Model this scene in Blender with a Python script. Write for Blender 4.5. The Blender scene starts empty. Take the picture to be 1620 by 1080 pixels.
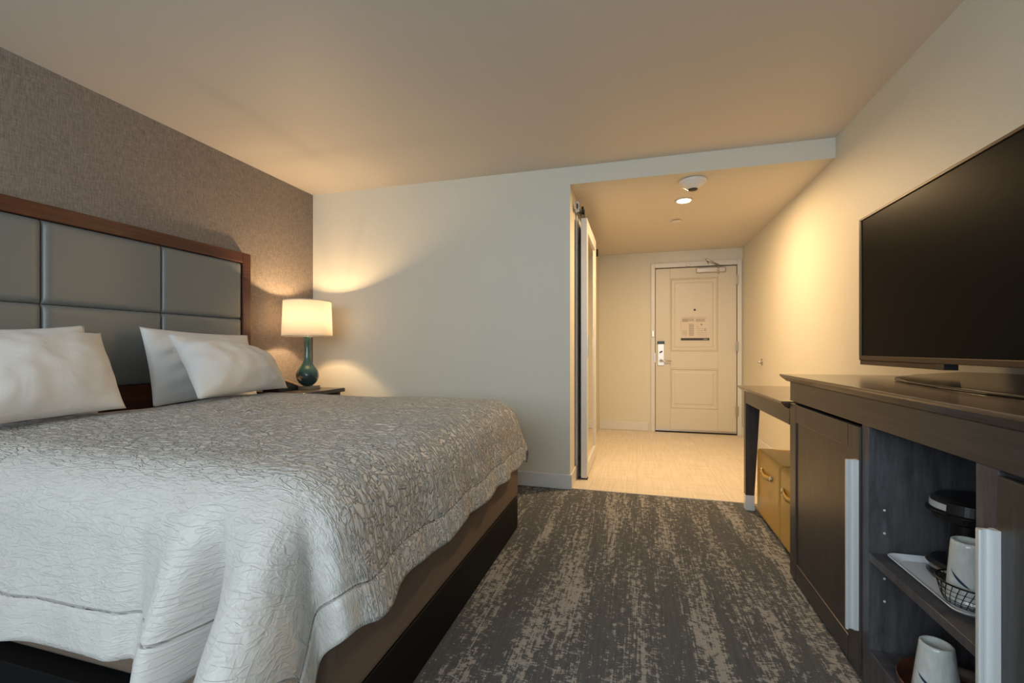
import bpy, bmesh, math, random
import numpy as np
from mathutils import Vector, Matrix, noise
random.seed(7)
SC = bpy.context.scene
COL = SC.collection
PI = math.pi

# ------------------------------------------------------------------ camera
CAM_H = 1.03
cd = bpy.data.cameras.new('camera')
cam = bpy.data.objects.new('camera', cd); COL.objects.link(cam)
cam.location = (0, 0, CAM_H)
cam.rotation_euler = (math.radians(90), 0, math.atan(0.2808))
cd.sensor_width = 36; cd.lens = 705 / 1620 * 36
cd.shift_y = 12 / 1620
cd.clip_start = 0.02
SC.camera = cam

# ------------------------------------------------------------------ world, daylight, exposure
SC.view_settings.view_transform = 'Standard'
SC.view_settings.look = 'None'
SC.view_settings.gamma = 1
SC.view_settings.use_curve_mapping = False
SC.view_settings.exposure = 0.0
w = bpy.data.worlds.new('world'); SC.world = w; w.use_nodes = True
bgn = w.node_tree.nodes['Background']
bgn.inputs[0].default_value = (0.62, 0.80, 1.0, 1); bgn.inputs[1].default_value = 1.6

def light(name, kind, loc, energy, color, rot=(0, 0, 0), **kw):
    d = bpy.data.lights.new(name, kind); d.energy = energy; d.color = color
    for k, v in kw.items(): setattr(d, k, v)
    o = bpy.data.objects.new(name, d); COL.objects.link(o)
    o.location = loc; o.rotation_euler = rot
    return o
# daylight entering by the wide window in the wall behind the camera
YN = -1.75           # inner face of the window wall
light('window_daylight', 'AREA', (-0.70, YN - 0.12, 1.60), 74, (0.80, 0.93, 1.0),
      (math.radians(90), 0, 0), shape='RECTANGLE', size=3.1, size_y=1.3)

# ------------------------------------------------------------------ materials
class NT:
    def __init__(s, name):
        s.m = bpy.data.materials.new(name); s.m.use_nodes = True
        s.t = s.m.node_tree; s.b = s.t.nodes['Principled BSDF']
    def n(s, typ, **kw):
        nd = s.t.nodes.new(typ)
        for k, v in kw.items():
            if k.startswith('i_'):
                key = k[2:]
                key = int(key) if key.isdigit() else key.replace('_', ' ')
                nd.inputs[key].default_value = v
            else: setattr(nd, k, v)
        return nd
    def l(s, a, b): s.t.links.new(a, b)
    def coords(s, scale, which='Object', rot=(0, 0, 0)):
        tc = s.n('ShaderNodeTexCoord'); mp = s.n('ShaderNodeMapping')
        mp.inputs['Scale'].default_value = scale; mp.inputs['Rotation'].default_value = rot
        s.l(tc.outputs[which], mp.inputs[0]); return mp.outputs[0]
    def noise(s, vec, scale=5, detail=3, rough=.5, **kw):
        nd = s.n('ShaderNodeTexNoise'); nd.inputs['Scale'].default_value = scale
        nd.inputs['Detail'].default_value = detail; nd.inputs['Roughness'].default_value = rough
        for k, v in kw.items():
            if k in ('noise_type', 'noise_dimensions', 'normalize'): setattr(nd, k, v)
            else: nd.inputs[k].default_value = v
        s.l(vec, nd.inputs['Vector']); return nd.outputs[0]
    def ramp(s, fac, stops, interp='LINEAR'):
        r = s.n('ShaderNodeValToRGB'); e = r.color_ramp.elements; r.color_ramp.interpolation = interp
        while len(e) < len(stops): e.new(0.5)
        for i, (p, c) in enumerate(stops):
            e[i].position = p; e[i].color = (c[0], c[1], c[2], 1) if hasattr(c, '__len__') else (c, c, c, 1)
        s.l(fac, r.inputs[0]); return r.outputs[0]
    def math(s, op, a, b=None, clamp=False):
        nd = s.n('ShaderNodeMath', operation=op); nd.use_clamp = clamp
        for i, v in enumerate((a, b)):
            if v is None: continue
            if isinstance(v, (int, float)): nd.inputs[i].default_value = v
            else: s.l(v, nd.inputs[i])
        return nd.outputs[0]
    def mix(s, fac, a, b):
        nd = s.n('ShaderNodeMix', data_type='RGBA')
        for key, v in ((0, fac), (6, a), (7, b)):
            if isinstance(v, (int, float)): nd.inputs[key].default_value = v
            elif isinstance(v, tuple): nd.inputs[key].default_value = (*v, 1)
            else: s.l(v, nd.inputs[key])
        return nd.outputs[2]
    def bump(s, h, strength=.3, dist=.01, prev=None):
        b = s.n('ShaderNodeBump'); b.inputs['Strength'].default_value = strength
        b.inputs['Distance'].default_value = dist
        s.l(h, b.inputs['Height'])
        if prev is not None: s.l(prev, b.inputs['Normal'])
        s.l(b.outputs[0], s.b.inputs['Normal']); return b.outputs[0]
    def base(s, c):
        if isinstance(c, tuple): s.b.inputs['Base Color'].default_value = (*c, 1)
        else: s.l(c, s.b.inputs['Base Color'])
    def set(s, **kw):
        for k, v in kw.items(): s.b.inputs[k.replace('_', ' ')].default_value = v

def plain(name, c, rough=.5, metal=0, **kw):
    m = NT(name); m.base(c); m.set(Roughness=rough, Metallic=metal, **kw); return m.m

def mat_vinyl(name, c, amp=.05, scale=(30, 30, 240), b=.12):
    m = NT(name); v = m.coords(scale); f = m.noise(v, 1.0, 3)
    f2 = m.noise(m.coords((1.2, 1.2, 1.2)), 1.0, 2)
    m.base(m.mix(m.math('MULTIPLY', f, 1.0), tuple(x * (1 - amp) for x in c), tuple(min(1, x * (1 + amp)) for x in c)))
    m.bump(f, b, .002); m.set(Roughness=.55); return m.m

M = {}
M['paint'] = mat_vinyl('ceiling_paint', (.70, .64, .565), .015, (60, 60, 60), .05)
M['vinyl'] = mat_vinyl('cream_vinyl_wallcovering', (.66, .625, .53), .05)
M['trimw'] = plain('white_trim_paint', (.66, .65, .62), .35)
M['doorp'] = plain('cream_door_paint', (.62, .57, .47), .4)

def mat_linen():
    m = NT('taupe_woven_wallcovering')
    a = m.noise(m.coords((260, 260, 24)), 1.0, 4, .7); b = m.noise(m.coords((22, 22, 300)), 1.0, 4, .7)
    s = m.math('ADD', m.math('MULTIPLY', a, .55), m.math('MULTIPLY', b, .45))
    m.base(m.ramp(s, [(.36, (.135, .107, .088)), (.50, (.232, .190, .159)), (.64, (.33, .28, .238))]))
    m.bump(s, .35, .003); m.set(Roughness=.7); return m.m
M['linen'] = mat_linen()

def mat_carpet():
    m = NT('distressed_grey_carpet')
    warp = m.noise(m.coords((3, .9, 1)), 1.0, 2)
    bandv = m.noise(m.coords((8.5, .9, 1)), 1.0, 3, .6)
    blot = m.noise(m.coords((44, 30, 1)), 1.0, 3, .6)
    dash = m.noise(m.coords((46, 150, 1)), 1.0, 2, .6)
    streak = m.noise(m.coords((150, 5, 1)), 1.0, 2, .55)
    s = m.math('ADD', m.math('MULTIPLY', blot, .62), m.math('MULTIPLY', dash, .50))
    s = m.math('ADD', s, m.math('MULTIPLY', streak, .42))
    s = m.math('ADD', s, m.math('MULTIPLY', bandv, .72))
    mask = m.ramp(s, [(0.0, 0.0), (1.0, 1.0)])
    k = m.n('ShaderNodeMapRange'); k.inputs[1].default_value = 1.15; k.inputs[2].default_value = 1.22
    m.l(s, k.inputs[0]); mask = k.outputs[0]
    tuft = m.n('ShaderNodeTexWave', wave_type='BANDS', bands_direction='X'); m.l(m.coords((1, 1, 1)), tuft.inputs[0])
    tuft.inputs['Scale'].default_value = 62; tuft.inputs['Distortion'].default_value = 1.2
    fine = m.noise(m.coords((420, 420, 1)), 1.0, 2, .7)
    dark = m.mix(m.noise(m.coords((70, 6, 1)), 1.0, 3, .7), (.066, .072, .078), (.18, .188, .195))
    light_ = m.mix(fine, (.33, .32, .305), (.60, .575, .54))
    c = m.mix(m.math('MULTIPLY', mask, .88), dark, light_)
    c2 = m.mix(m.math('MULTIPLY', tuft.outputs[1], .35), c, (.03, .03, .03))
    m.base(c2)
    h = m.math('ADD', m.math('MULTIPLY', tuft.outputs[1], -.3), m.math('ADD', fine, m.math('MULTIPLY', mask, .3)))
    m.bump(h, .8, .004); m.set(Roughness=.95); m.b.inputs['Specular IOR Level'].default_value = .15
    return m.m
M['carpet'] = mat_carpet()

def mat_tile():
    m = NT('cream_striated_floor_tile')
    a = m.noise(m.coords((60, 3, 1)), 1.0, 3, .6); b = m.noise(m.coords((3, 60, 1)), 1.0, 3, .6)
    s = m.math('MULTIPLY', m.math('ADD', a, b), .5)
    c = m.ramp(s, [(.38, (.60, .52, .41)), (.62, (.76, .68, .56))])
    br = m.n('ShaderNodeTexBrick'); m.l(m.coords((1, 1, 1), rot=(0, 0, PI / 2)), br.inputs[0])
    br.inputs['Scale'].default_value = 1.0; br.inputs['Mortar Size'].default_value = .0022
    br.inputs['Brick Width'].default_value = 1.2; br.inputs['Row Height'].default_value = .6
    m.base(m.mix(m.math('MULTIPLY', br.outputs['Fac'], .45), c, (.38, .33, .26)))
    m.set(Roughness=.38); m.bump(s, .05, .002); return m.m
M['tile'] = mat_tile()

def mat_wood(name, c0, c1, scale=(60, 5, 60), rough=.3, coat=.0, b=.05, rot=(0, 0, 0)):
    m = NT(name); v = m.coords(scale, rot=rot)
    g = m.noise(v, 1.0, 5, .65, Distortion=.6)
    g2 = m.noise(m.coords(tuple(x * 4 for x in scale)), 1.0, 2, .5)
    s = m.math('ADD', m.math('MULTIPLY', g, .7), m.math('MULTIPLY', g2, .3))
    m.base(m.ramp(s, [(.34, c0), (.66, c1)])); m.set(Roughness=rough)
    m.b.inputs['Coat Weight'].default_value = coat; m.b.inputs['Coat Roughness'].default_value = .15
    m.bump(s, b, .002); return m.m
M['esp_v'] = mat_wood('espresso_wood_upright_grain', (.031, .026, .0245), (.067, .056, .051), (45, 45, 3.5), .34)
M['esp_h'] = mat_wood('espresso_wood_level_grain', (.031, .026, .0245), (.067, .056, .051), (50, 4, 50), .30)
M['esp_top'] = mat_wood('espresso_wood_lacquered_top', (.075, .046, .028), (.15, .095, .06), (55, 4, 55), .24, .4)
M['charcoal'] = mat_wood('charcoal_melamine_grain', (.050, .048, .055), (.115, .110, .118), (30, 30, 5), .42)
M['cherry'] = mat_wood('red_brown_cherry_wood', (.046, .012, .005), (.115, .034, .014), (10, 4, 60), .4, .0)
M['blackbase'] = plain('black_laminate', (.004, .004, .0045), .55)
M['blackbase'].node_tree.nodes['Principled BSDF'].inputs['Specular IOR Level'].default_value = .2
M['alu'] = plain('brushed_aluminium', (.86, .89, .90), .38, .45)
M['chrome'] = plain('chrome', (.75, .75, .76), .12, 1)
M['nickel'] = plain('satin_nickel', (.55, .52, .48), .3, 1)
M['iron'] = plain('dark_metal', (.05, .045, .04), .35, .8)
M['tvblack'] = plain('black_screen_glass', (.007, .007, .0065), .35); M['tvblack'].node_tree.nodes['Principled BSDF'].inputs['IOR'].default_value = 1.10
M['bronze'] = plain('bronze_brown_bezel', (.07, .046, .028), .42, .5)
M['tvbase'] = plain('dark_smoked_glass', (.010, .009, .008), .14)
M['blackpl'] = plain('black_plastic', (.010, .010, .011), .25)
M['whitepl'] = plain('white_plastic', (.72, .71, .68), .35)
M['tray'] = plain('white_melamine', (.88, .92, .97), .18)
M['browntray'] = mat_wood('brown_leatherette', (.06, .022, .012), (.12, .048, .028), (20, 20, 20), .35)
M['wire'] = plain('black_wire', (.012, .012, .012), .35, .5)
M['label'] = plain('grey_label', (.55, .56, .57), .4)
M['ink'] = plain('dark_ink', (.03, .03, .035), .6)
M['greyink'] = plain('grey_print', (.30, .26, .24), .7)
M['paper'] = plain('cream_paper', (.66, .58, .50), .7)
M['mirror'] = plain('mirror_glass', (.80, .78, .72), .03, 1)
M['darkroom'] = plain('dark_void_paint', (.05, .045, .04), .8)
M['phone'] = plain('beige_paper_cover', (.55, .36, .24), .5)
M['acrylic'] = plain('smoky_acrylic', (.30, .25, .18), .08)
M['skirt'] = plain('taupe_box_spring_fabric', (.16, .115, .085), .85)
M['sheet'] = plain('white_sheet', (.72, .72, .71), .7)

def mat_cup():
    m = NT('plastic_wrapped_white_cup')
    f = m.noise(m.coords((26, 26, 9)), 1.0, 3, .6, Distortion=1.5)
    m.base(m.ramp(f, [(.35, (.66, .71, .69)), (.6, (.80, .83, .82))]))
    m.set(Roughness=.16); m.bump(f, .5, .006); return m.m
M['cup'] = mat_cup()
M['navy'] = plain('navy_print', (.03, .05, .11), .35)

def mat_fabric(name, c, b=.25, s=900):
    m = NT(name); f = m.noise(m.coords((s, s, s)), 1.0, 2)
    big = m.noise(m.coords((7, 7, 7)), 1.0, 3, .55, Distortion=1.0)
    m.base(c); n1 = m.bump(big, .25, .02); m.bump(f, b, .0005, n1); m.set(Roughness=.75)
    m.b.inputs['Sheen Weight'].default_value = .15; return m.m
M['pillow'] = mat_fabric('white_pillowcase_cotton', (.68, .67, .66))

def mat_upholstery():
    m = NT('blue_grey_satin_vinyl')
    f = m.noise(m.coords((3, 300, 300)), 1.0, 2); m.base((.175, .185, .182)); m.bump(f, .12, .001)
    m.set(Roughness=.42, Metallic=.15); m.b.inputs['Sheen Weight'].default_value = .2; return m.m
M['uphol'] = mat_upholstery()

def mat_mustard():
    m = NT('mustard_leather'); f = m.noise(m.coords((160, 160, 160)), 1.0, 3)
    m.base(m.mix(f, (.56, .33, .065), (.64, .40, .09))); m.bump(f, .15, .001); m.set(Roughness=.38); return m.m
M['mustard'] = mat_mustard()

def mat_ceramic():
    m = NT('teal_glazed_ceramic')
    sep = m.n('ShaderNodeSeparateXYZ'); tc = m.n('ShaderNodeTexCoord'); m.l(tc.outputs['Object'], sep.inputs[0])
    k = m.n('ShaderNodeMapRange'); k.inputs[1].default_value = .08; k.inputs[2].default_value = .26; m.l(sep.outputs[2], k.inputs[0])
    n_ = m.noise(m.coords((14, 14, 14)), 1.0, 3)
    m.base(m.mix(m.math('MULTIPLY', m.math('ADD', k.outputs[0], m.math('MULTIPLY', n_, .3)), .8, True), (.004, .040, .056), (.045, .095, .082)))
    m.set(Roughness=.10); m.b.inputs['Coat Weight'].default_value = .6; return m.m
M['ceramic'] = mat_ceramic()

def mat_shade():
    m = NT('linen_lampshade'); t = m.t
    tr = t.nodes.new('ShaderNodeBsdfTranslucent'); tr.inputs[0].default_value = (.95, .91, .86, 1)
    df = t.nodes.new('ShaderNodeBsdfDiffuse'); df.inputs[0].default_value = (.80, .72, .62, 1)
    mx = t.nodes.new('ShaderNodeMixShader'); mx.inputs[0].default_value = .3
    t.links.new(tr.outputs[0], mx.inputs[1]); t.links.new(df.outputs[0], mx.inputs[2])
    t.links.new(mx.outputs[0], t.nodes['Material Output'].inputs[0]); return m.m
M['shade'] = mat_shade()

def emis(name, c, s):
    m = NT(name); m.base((0, 0, 0)); m.b.inputs['Emission Color'].default_value = (*c, 1)
    m.b.inputs['Emission Strength'].default_value = s; return m.m
M['bulb'] = emis('lamp_bulb_glow', (1, .74, .45), 30)
M['led'] = emis('recessed_light_glow', (1, .82, .56), 14)

XC, Y0, Y1, R = -.775, .89, 2.32, .16      # arc centres of the coverlet's rounded top edges
FOOT, SIDE_N, SIDE_F = .430, .490, .50       # how much cloth hangs beyond them
def mat_duvet():
    m = NT('embossed_white_coverlet')
    uv = m.n('ShaderNodeTexCoord').outputs['UV']
    def mp(scale, rot):
        q = m.n('ShaderNodeMapping'); q.inputs['Scale'].default_value = scale; q.inputs['Rotation'].default_value = (0, 0, rot)
        m.l(uv, q.inputs[0]); return q.outputs[0]
    wv = m.noise(uv, 5.0, 2)
    def veins(scale, rot, dist):
        a = m.noise(mp(scale, rot), 1.0, 1.5, .5, Distortion=dist)
        d = m.math('ABSOLUTE', m.math('SUBTRACT', a, .5))
        d = m.math('SUBTRACT', 1.0, m.math('MULTIPLY', d, 22.0), True)
        return m.math('POWER', d, 1.3)
    v1 = veins((14, 52, 1), .34, .5); v2 = veins((13, 48, 1), -.40, .55); v3 = veins((38, 26, 1), .2, .6)
    h = m.math('MAXIMUM', v1, m.math('MAXIMUM', v2, m.math('MULTIPLY', v3, .55)))
    soft = m.noise(uv, 16, 3)
    h2 = m.math('ADD', m.math('MULTIPLY', h, 1.0), m.math('MULTIPLY', soft, .8))
    at = m.n('ShaderNodeAttribute', attribute_name='emboss'); h2 = m.math('MULTIPLY', h2, at.outputs['Fac'])
    sx = m.n('ShaderNodeSeparateXYZ'); m.l(uv, sx.inputs[0]); U, V = sx.outputs[0], sx.outputs[1]
    # stitched line a hand's breadth inside the border, and the fold line near the pillows
    d = m.math('MINIMUM', m.math('SUBTRACT', XC + FOOT, U), m.math('MINIMUM', m.math('SUBTRACT', V, Y0 - SIDE_N), m.math('SUBTRACT', Y1 + SIDE_F, V)))
    inner = m.n('ShaderNodeMapRange'); inner.inputs[1].default_value = .088; inner.inputs[2].default_value = .096
    inner.inputs[3].default_value = .7; m.l(d, inner.inputs[0]); h2 = m.math('MULTIPLY', h2, inner.outputs[0])
    def groove(x, c, wd): return m.math('SUBTRACT', 1.0, m.math('DIVIDE', m.math('ABSOLUTE', m.math('SUBTRACT', x, c)), wd), True)
    gr = m.math('MAXIMUM', groove(d, .094, .0035), groove(U, -1.69, .004))
    n0 = m.bump(gr, 1.0, -.006)
    n1 = m.bump(h2, 1.0, .011, n0)
    cr = m.noise(mp((9, 9, 1), .4), 1.0, 4, .6, Distortion=.5)
    n2 = m.bump(cr, .35, .03, n1)
    m.bump(m.noise(uv, 900, 1), .12, .0006, n2)
    m.base((.53, .515, .49)); m.set(Roughness=.52); m.b.inputs['Sheen Weight'].default_value = .25
    return m.m
M['duvet'] = mat_duvet()

# ------------------------------------------------------------------ mesh helpers
def box(bm, x0, x1, y0, y1, z0, z1):
    v = [bm.verts.new((x, y, z)) for x in (x0, x1) for y in (y0, y1) for z in (z0, z1)]
    for f in ((0, 1, 3, 2), (4, 6, 7, 5), (0, 4, 5, 1), (2, 3, 7, 6), (0, 2, 6, 4), (1, 5, 7, 3)):
        bm.faces.new([v[i] for i in f])
def BX(*a):
    bm = bmesh.new()
    for b in (a if hasattr(a[0], '__len__') else [a]): box(bm, *b)
    return bm
def prism(pts, lift, bm=None):
    """closed polygon of 3-D points pushed along vector lift"""
    bm = bm or bmesh.new(); n = len(pts); L = Vector(lift)
    a = [bm.verts.new(p) for p in pts]; b = [bm.verts.new(Vector(p) + L) for p in pts]
    bm.faces.new(a[::-1]); bm.faces.new(b)
    for i in range(n): bm.faces.new((a[i], a[(i + 1) % n], b[(i + 1) % n], b[i]))
    return bm
def lathe(prof, cx=0, cy=0, cz=0, seg=48, bm=None, cap=True, sx=1, sy=1):
    bm = bm or bmesh.new(); rings = []
    for r, z in prof:
        rings.append([bm.verts.new((cx + sx * r * math.cos(2 * PI * i / seg), cy + sy * r * math.sin(2 * PI * i / seg), cz + z)) for i in range(seg)])
    for a, b in zip(rings, rings[1:]):
        for i in range(seg): bm.faces.new((a[i], a[(i + 1) % seg], b[(i + 1) % seg], b[i]))
    if cap:
        bm.faces.new(rings[0][::-1]); bm.faces.new(rings[-1])
    return bm
def tube(pts, r, bm=None, seg=8, closed=False):
    bm = bm or bmesh.new(); P = [Vector(p) for p in pts]; n = len(P); rings = []
    for i, p in enumerate(P):
        t = (P[(i + 1) % n] - P[i - 1]) if closed else (P[min(i + 1, n - 1)] - P[max(i - 1, 0)])
        t.normalize(); up = Vector((0, 0, 1)) if abs(t.z) < .9 else Vector((1, 0, 0))
        a = t.cross(up).normalized(); b = t.cross(a)
        rings.append([bm.verts.new(p + r * (math.cos(2 * PI * k / seg) * a + math.sin(2 * PI * k / seg) * b)) for k in range(seg)])
    m = n if closed else n - 1
    for i in range(m):
        A, B = rings[i], rings[(i + 1) % n]
        for k in range(seg): bm.faces.new((A[k], A[(k + 1) % seg], B[(k + 1) % seg], B[k]))
    if not closed: bm.faces.new(rings[0][::-1]); bm.faces.new(rings[-1])
    return bm

def wloc(o):
    v = Vector((0, 0, 0))
    while o is not None: v = v + Vector(o.location); o = o.parent
    return v
def obj(name, bm, mat, parent=None, bevel=0, smooth=False, origin=None, seg=2):
    """link a bmesh given in room coordinates as ONE object (its vertices moved to its parent's frame)"""
    base = wloc(parent)
    if parent is None:
        if origin is not None: base = Vector(origin)
        for v in bm.verts: v.co -= base
    else:
        for v in bm.verts: v.co -= base
    bmesh.ops.recalc_face_normals(bm, faces=bm.faces)
    me = bpy.data.meshes.new(name); bm.to_mesh(me); bm.free()
    me.materials.append(M[mat] if isinstance(mat, str) else mat)
    if smooth:
        for p in me.polygons: p.use_smooth = True
    o = bpy.data.objects.new(name, me); COL.objects.link(o)
    if parent is None: o.location = base
    else: o.parent = parent
    if bevel:
        b = o.modifiers.new('bevel', 'BEVEL'); b.width = bevel; b.segments = seg; b.limit_method = 'ANGLE'
        b.angle_limit = math.radians(35); b.harden_normals = False
    return o
def thing(name, label, cat, loc, group=None):
    o = bpy.data.objects.new(name, None); COL.objects.link(o); o.location = loc
    o.empty_display_size = .1
    return tag(o, label, cat, group)
def tag(o, label, cat, group=None):
    o['label'] = label; o['category'] = cat
    if group: o['group'] = group
    return o
def struct(name, bm, mat, label=None, **kw):
    o = obj(name, bm, mat, **kw); o['kind'] = 'structure'
    if label: o['label'] = label
    return o
def plabel(o, s): o['label'] = s; return o

# ------------------------------------------------------------------ room shell
XL, XR, YB, YE = -2.72, 1.21, 3.27, 5.86
ZC, ZH, XH = 2.37, 2.24, -0.475
struct('floor', BX(XL - .1, XR + .1, YN - .1, 3.31, -.06, 0), 'carpet', 'dark grey carpet with distressed pale beige streaks')
struct('floor_hall', BX(XL - .1, XR + .1, 3.31, YE + .1, -.06, 0), 'tile', 'pale cream striated tile floor of the entry hall')
struct('ceiling', BX(XL - .1, XR + .1, YN - .1, YB + .1, ZC, ZC + .1), 'paint', 'plain painted ceiling over the bedroom')
struct('ceiling_hall', BX(XL - .1, XR + .1, YB + .1, YE + .1, ZH, ZH + .1), 'paint', 'lower ceiling of the entry hall')
struct('wall_left', BX(XL - .1, XL, YN - .1, YE + .1, 0, ZC), 'linen', 'accent wall in brown woven wallcovering behind the headboard')
struct('wall_right', BX(XR, XR + .1, YN - .1, YE + .1, 0, ZC), 'vinyl', 'long cream wall behind the television')
struct('wall_back', BX((XL, XH - .1, YB, YB + .1, 0, ZC), (XH - .1, XH, YB, YB + .1, 0, ZC)), 'vinyl', 'pale wall beyond the bed with the lamp glow')
struct('wall_header', BX(XH, XR, YB, YB + .1, ZH, ZC), 'vinyl', 'dropped header above the hall opening')
struct('wall_hall_left', BX((XH - .1, XH, YB + .1, 3.66, 0, ZH), (XH - .1, XH, 4.30, YE + .1, 0, ZH), (XH - .1, XH, 3.66, 4.30, 2.04, ZH)), 'vinyl', 'left wall of the hall with the bathroom opening')
struct('wall_entry', BX((XH, .205, YE, YE + .1, 0, ZH), (1.165, XR, YE, YE + .1, 0, ZH), (.205, 1.165, YE, YE + .1, 2.05, ZH),
                        (.205, 1.165, YE + .08, YE + .1, 0, 2.05), (XL, XH, YE, YE + .1, 0, ZH)), 'vinyl', 'end wall of the hall around the entry door')
# window wall behind the camera
wy0, wy1 = YN - .1, YN
wx0, wx1, wz0, wz1 = -2.35, .95, .90, 2.28
struct('wall_near', BX((XL, wx0, wy0, wy1, 0, ZC), (wx1, XR, wy0, wy1, 0, ZC), (wx0, wx1, wy0, wy1, 0, wz0), (wx0, wx1, wy0, wy1, wz1, ZC)), 'vinyl')
fr = BX((wx0, wx1, wy0 + .02, wy1, wz0, wz0 + .05), (wx0, wx1, wy0 + .02, wy1, wz1 - .05, wz1), (wx0, wx0 + .05, wy0 + .02, wy1, wz0 + .05, wz1 - .05),
        (wx1 - .05, wx1, wy0 + .02, wy1, wz0 + .05, wz1 - .05), (-.725, -.675, wy0 + .02, wy1, wz0 + .05, wz1 - .05))
struct('window_1', fr, 'trimw')
# baseboards
def baseboard(name, a, label=None):
    return struct(name, BX(a), 'trimw', label, bevel=.006)
baseboard('baseboard_back', (XL + .02, XH + .014, YB - .014, YB, 0, .11))
baseboard('baseboard_hall_left', (XH, XH + .014, YB, 3.57, 0, .11))
baseboard('baseboard_entry', (XH, .135, YE - .014, YE, 0, .11))
baseboard('baseboard_hall_right', (XR - .014, XR, 3.31, YE, 0, .11))
baseboard('baseboard_right', (XR - .014, XR, YN, 3.31, 0, .11))
baseboard('baseboard_left', (XL, XL + .014, YN, YB - .014, 0, .11))
struct('trim_1', BX((XH, XH + .016, 3.57, 3.66, 0, 2.13), (XH, XH + .016, 4.30, 4.39, 0, 2.13), (XH, XH + .016, 3.66, 4.30, 2.04, 2.13),
                    (XH - .1, XH, 3.655, 3.665, 0, 2.04)), 'trimw', 'white casing around the bathroom opening', bevel=.004)
struct('trim_2', BX(XH, XR, 3.285, 3.32, 0, .004), 'tile', 'pale edge strip where tile meets carpet')

# ------------------------------------------------------------------ entry door
D = thing('door_1', 'cream two-panel entry door at the end of the hall', 'door', (.683, YE, 0)); D['kind'] = 'structure'
dx0, dx1 = .221, 1.145
Yf = YE - .005           # leaf face
def framed_panel(y0, y1, rails):
    pass
leaf = bmesh.new()
box(leaf, dx0, dx1, Yf + .012, Yf + .045, .012, 2.03)
ux0, ux1 = .393, .942
for a in ((dx0, ux0, .012, 2.03), (ux1, dx1, .012, 2.03), (ux0, ux1, 1.902, 2.03), (ux0, ux1, .794, .999), (ux0, ux1, .012, .296)):
    box(leaf, a[0], a[1], Yf, Yf + .012, a[2], a[3])
obj('leaf', leaf, 'doorp', D, bevel=.004)
def raised(z0, z1):
    bm = bmesh.new()
    o = [(ux0, z0), (ux1, z0), (ux1, z1), (ux0, z1)]
    def ring(ins, y): return [bm.verts.new((x + (ins if x == ux0 else -ins), y, z + (ins if z == z0 else -ins))) for x, z in o]
    r = [ring(0, Yf + .003), ring(.012, Yf - .004), ring(.024, Yf + .009), ring(.05, Yf + .009), ring(.062, Yf + .003)]
    for a, b in zip(r, r[1:]):
        for i in range(4): bm.faces.new((a[i], a[(i + 1) % 4], b[(i + 1) % 4], b[i]))
    bm.faces.new(r[-1]); return bm
obj('door_panel', raised(.999, 1.902), 'doorp', D)
obj('door_panel', raised(.296, .794), 'doorp', D)
obj('door_frame', BX((.168, .215, YE - .022, YE + .06, 0, 2.098), (1.152, 1.20, YE - .022, YE + .06, 0, 2.098), (.215, 1.152, YE - .022, YE + .06, 2.04, 2.098)), 'trimw', D, bevel=.004)
obj('door_sweep', BX(dx0, dx1, Yf - .004, Yf + .04, .0, .016), 'blackbase', D)
plabel(obj('kick_strip', BX(dx0, dx1, Yf - .006, Yf, .018, .04), 'nickel', D), 'thin metal strip along the foot of the door')
for z in (1.855, 1.06, .289):
    hg = obj('hinge', BX((1.128, 1.166, YE - .027, YE - .021, z - .055, z + .055)), 'nickel', D, bevel=.002)
    bmh = lathe([(.007, -.06), (.007, .06)], 1.147, YE - .03, z, 10); obj('hinge_pin', bmh, 'nickel', hg)
lk = obj('lock_plate', BX(.246, .324, Yf - .020, Yf, .825, 1.095), 'alu', D, bevel=.006)
obj('card_reader', BX(.243, .327, Yf - .030, Yf, 1.095, 1.128), 'blackpl', lk, bevel=.004)
t = lathe([(.020, 0), (.020, .012), (.012, .016)], 0, 0, 0, 20); bmesh.ops.rotate(t, verts=t.verts, matrix=Matrix.Rotation(PI / 2, 3, 'X'))
bmesh.ops.translate(t, verts=t.verts, vec=(.285, Yf - .02, .885)); tube([(.285, Yf - .05, .885), (.285, Yf - .02, .885)], .009, t)
tube([(.285, Yf - .05, .885), (.33, Yf - .052, .886), (.405, Yf - .047, .882)], .009, t)
obj('lever_handle', t, 'chrome', lk, smooth=True)
obj('thumb_turn', tube([(.270, Yf - .032, .985), (.30, Yf - .032, 1.005)], .008), 'iron', lk, smooth=True)
obj('latch_guard', BX(.176, .205, YE - .05, YE - .022, 1.18, 1.26), 'alu', D, bevel=.006)
obj('strike_plate', BX(.206, .220, YE - .03, YE - .022, .86, .98), 'nickel', D, bevel=.002)
t = lathe([(.014, 0), (.012, .006)], 0, 0, 0, 16); bmesh.ops.rotate(t, verts=t.verts, matrix=Matrix.Rotation(PI / 2, 3, 'X')); bmesh.ops.translate(t, verts=t.verts, vec=(.679, Yf + .004, 1.51))
obj('peephole', t, 'iron', D)
cl = obj('door_closer', BX(.693, 1.02, Yf - .045, Yf, 1.955, 2.015), 'nickel', D, bevel=.008)
t = tube([(.935, Yf - .06, 2.035), (.79, Yf - .13, 2.10)], .010); tube([(.79, Yf - .13, 2.10), (.83, Yf - .02, 2.07)], .008, t); tube([(.935, Yf - .05, 1.94), (.935, Yf - .05, 2.045)], .010, t)
obj('closer_arm', t, 'nickel', cl, smooth=True)
obj('alarm_contact', BX(.578, .622, YE - .04, YE - .022, 2.045, 2.066), 'nickel', D, bevel=.003)
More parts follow.
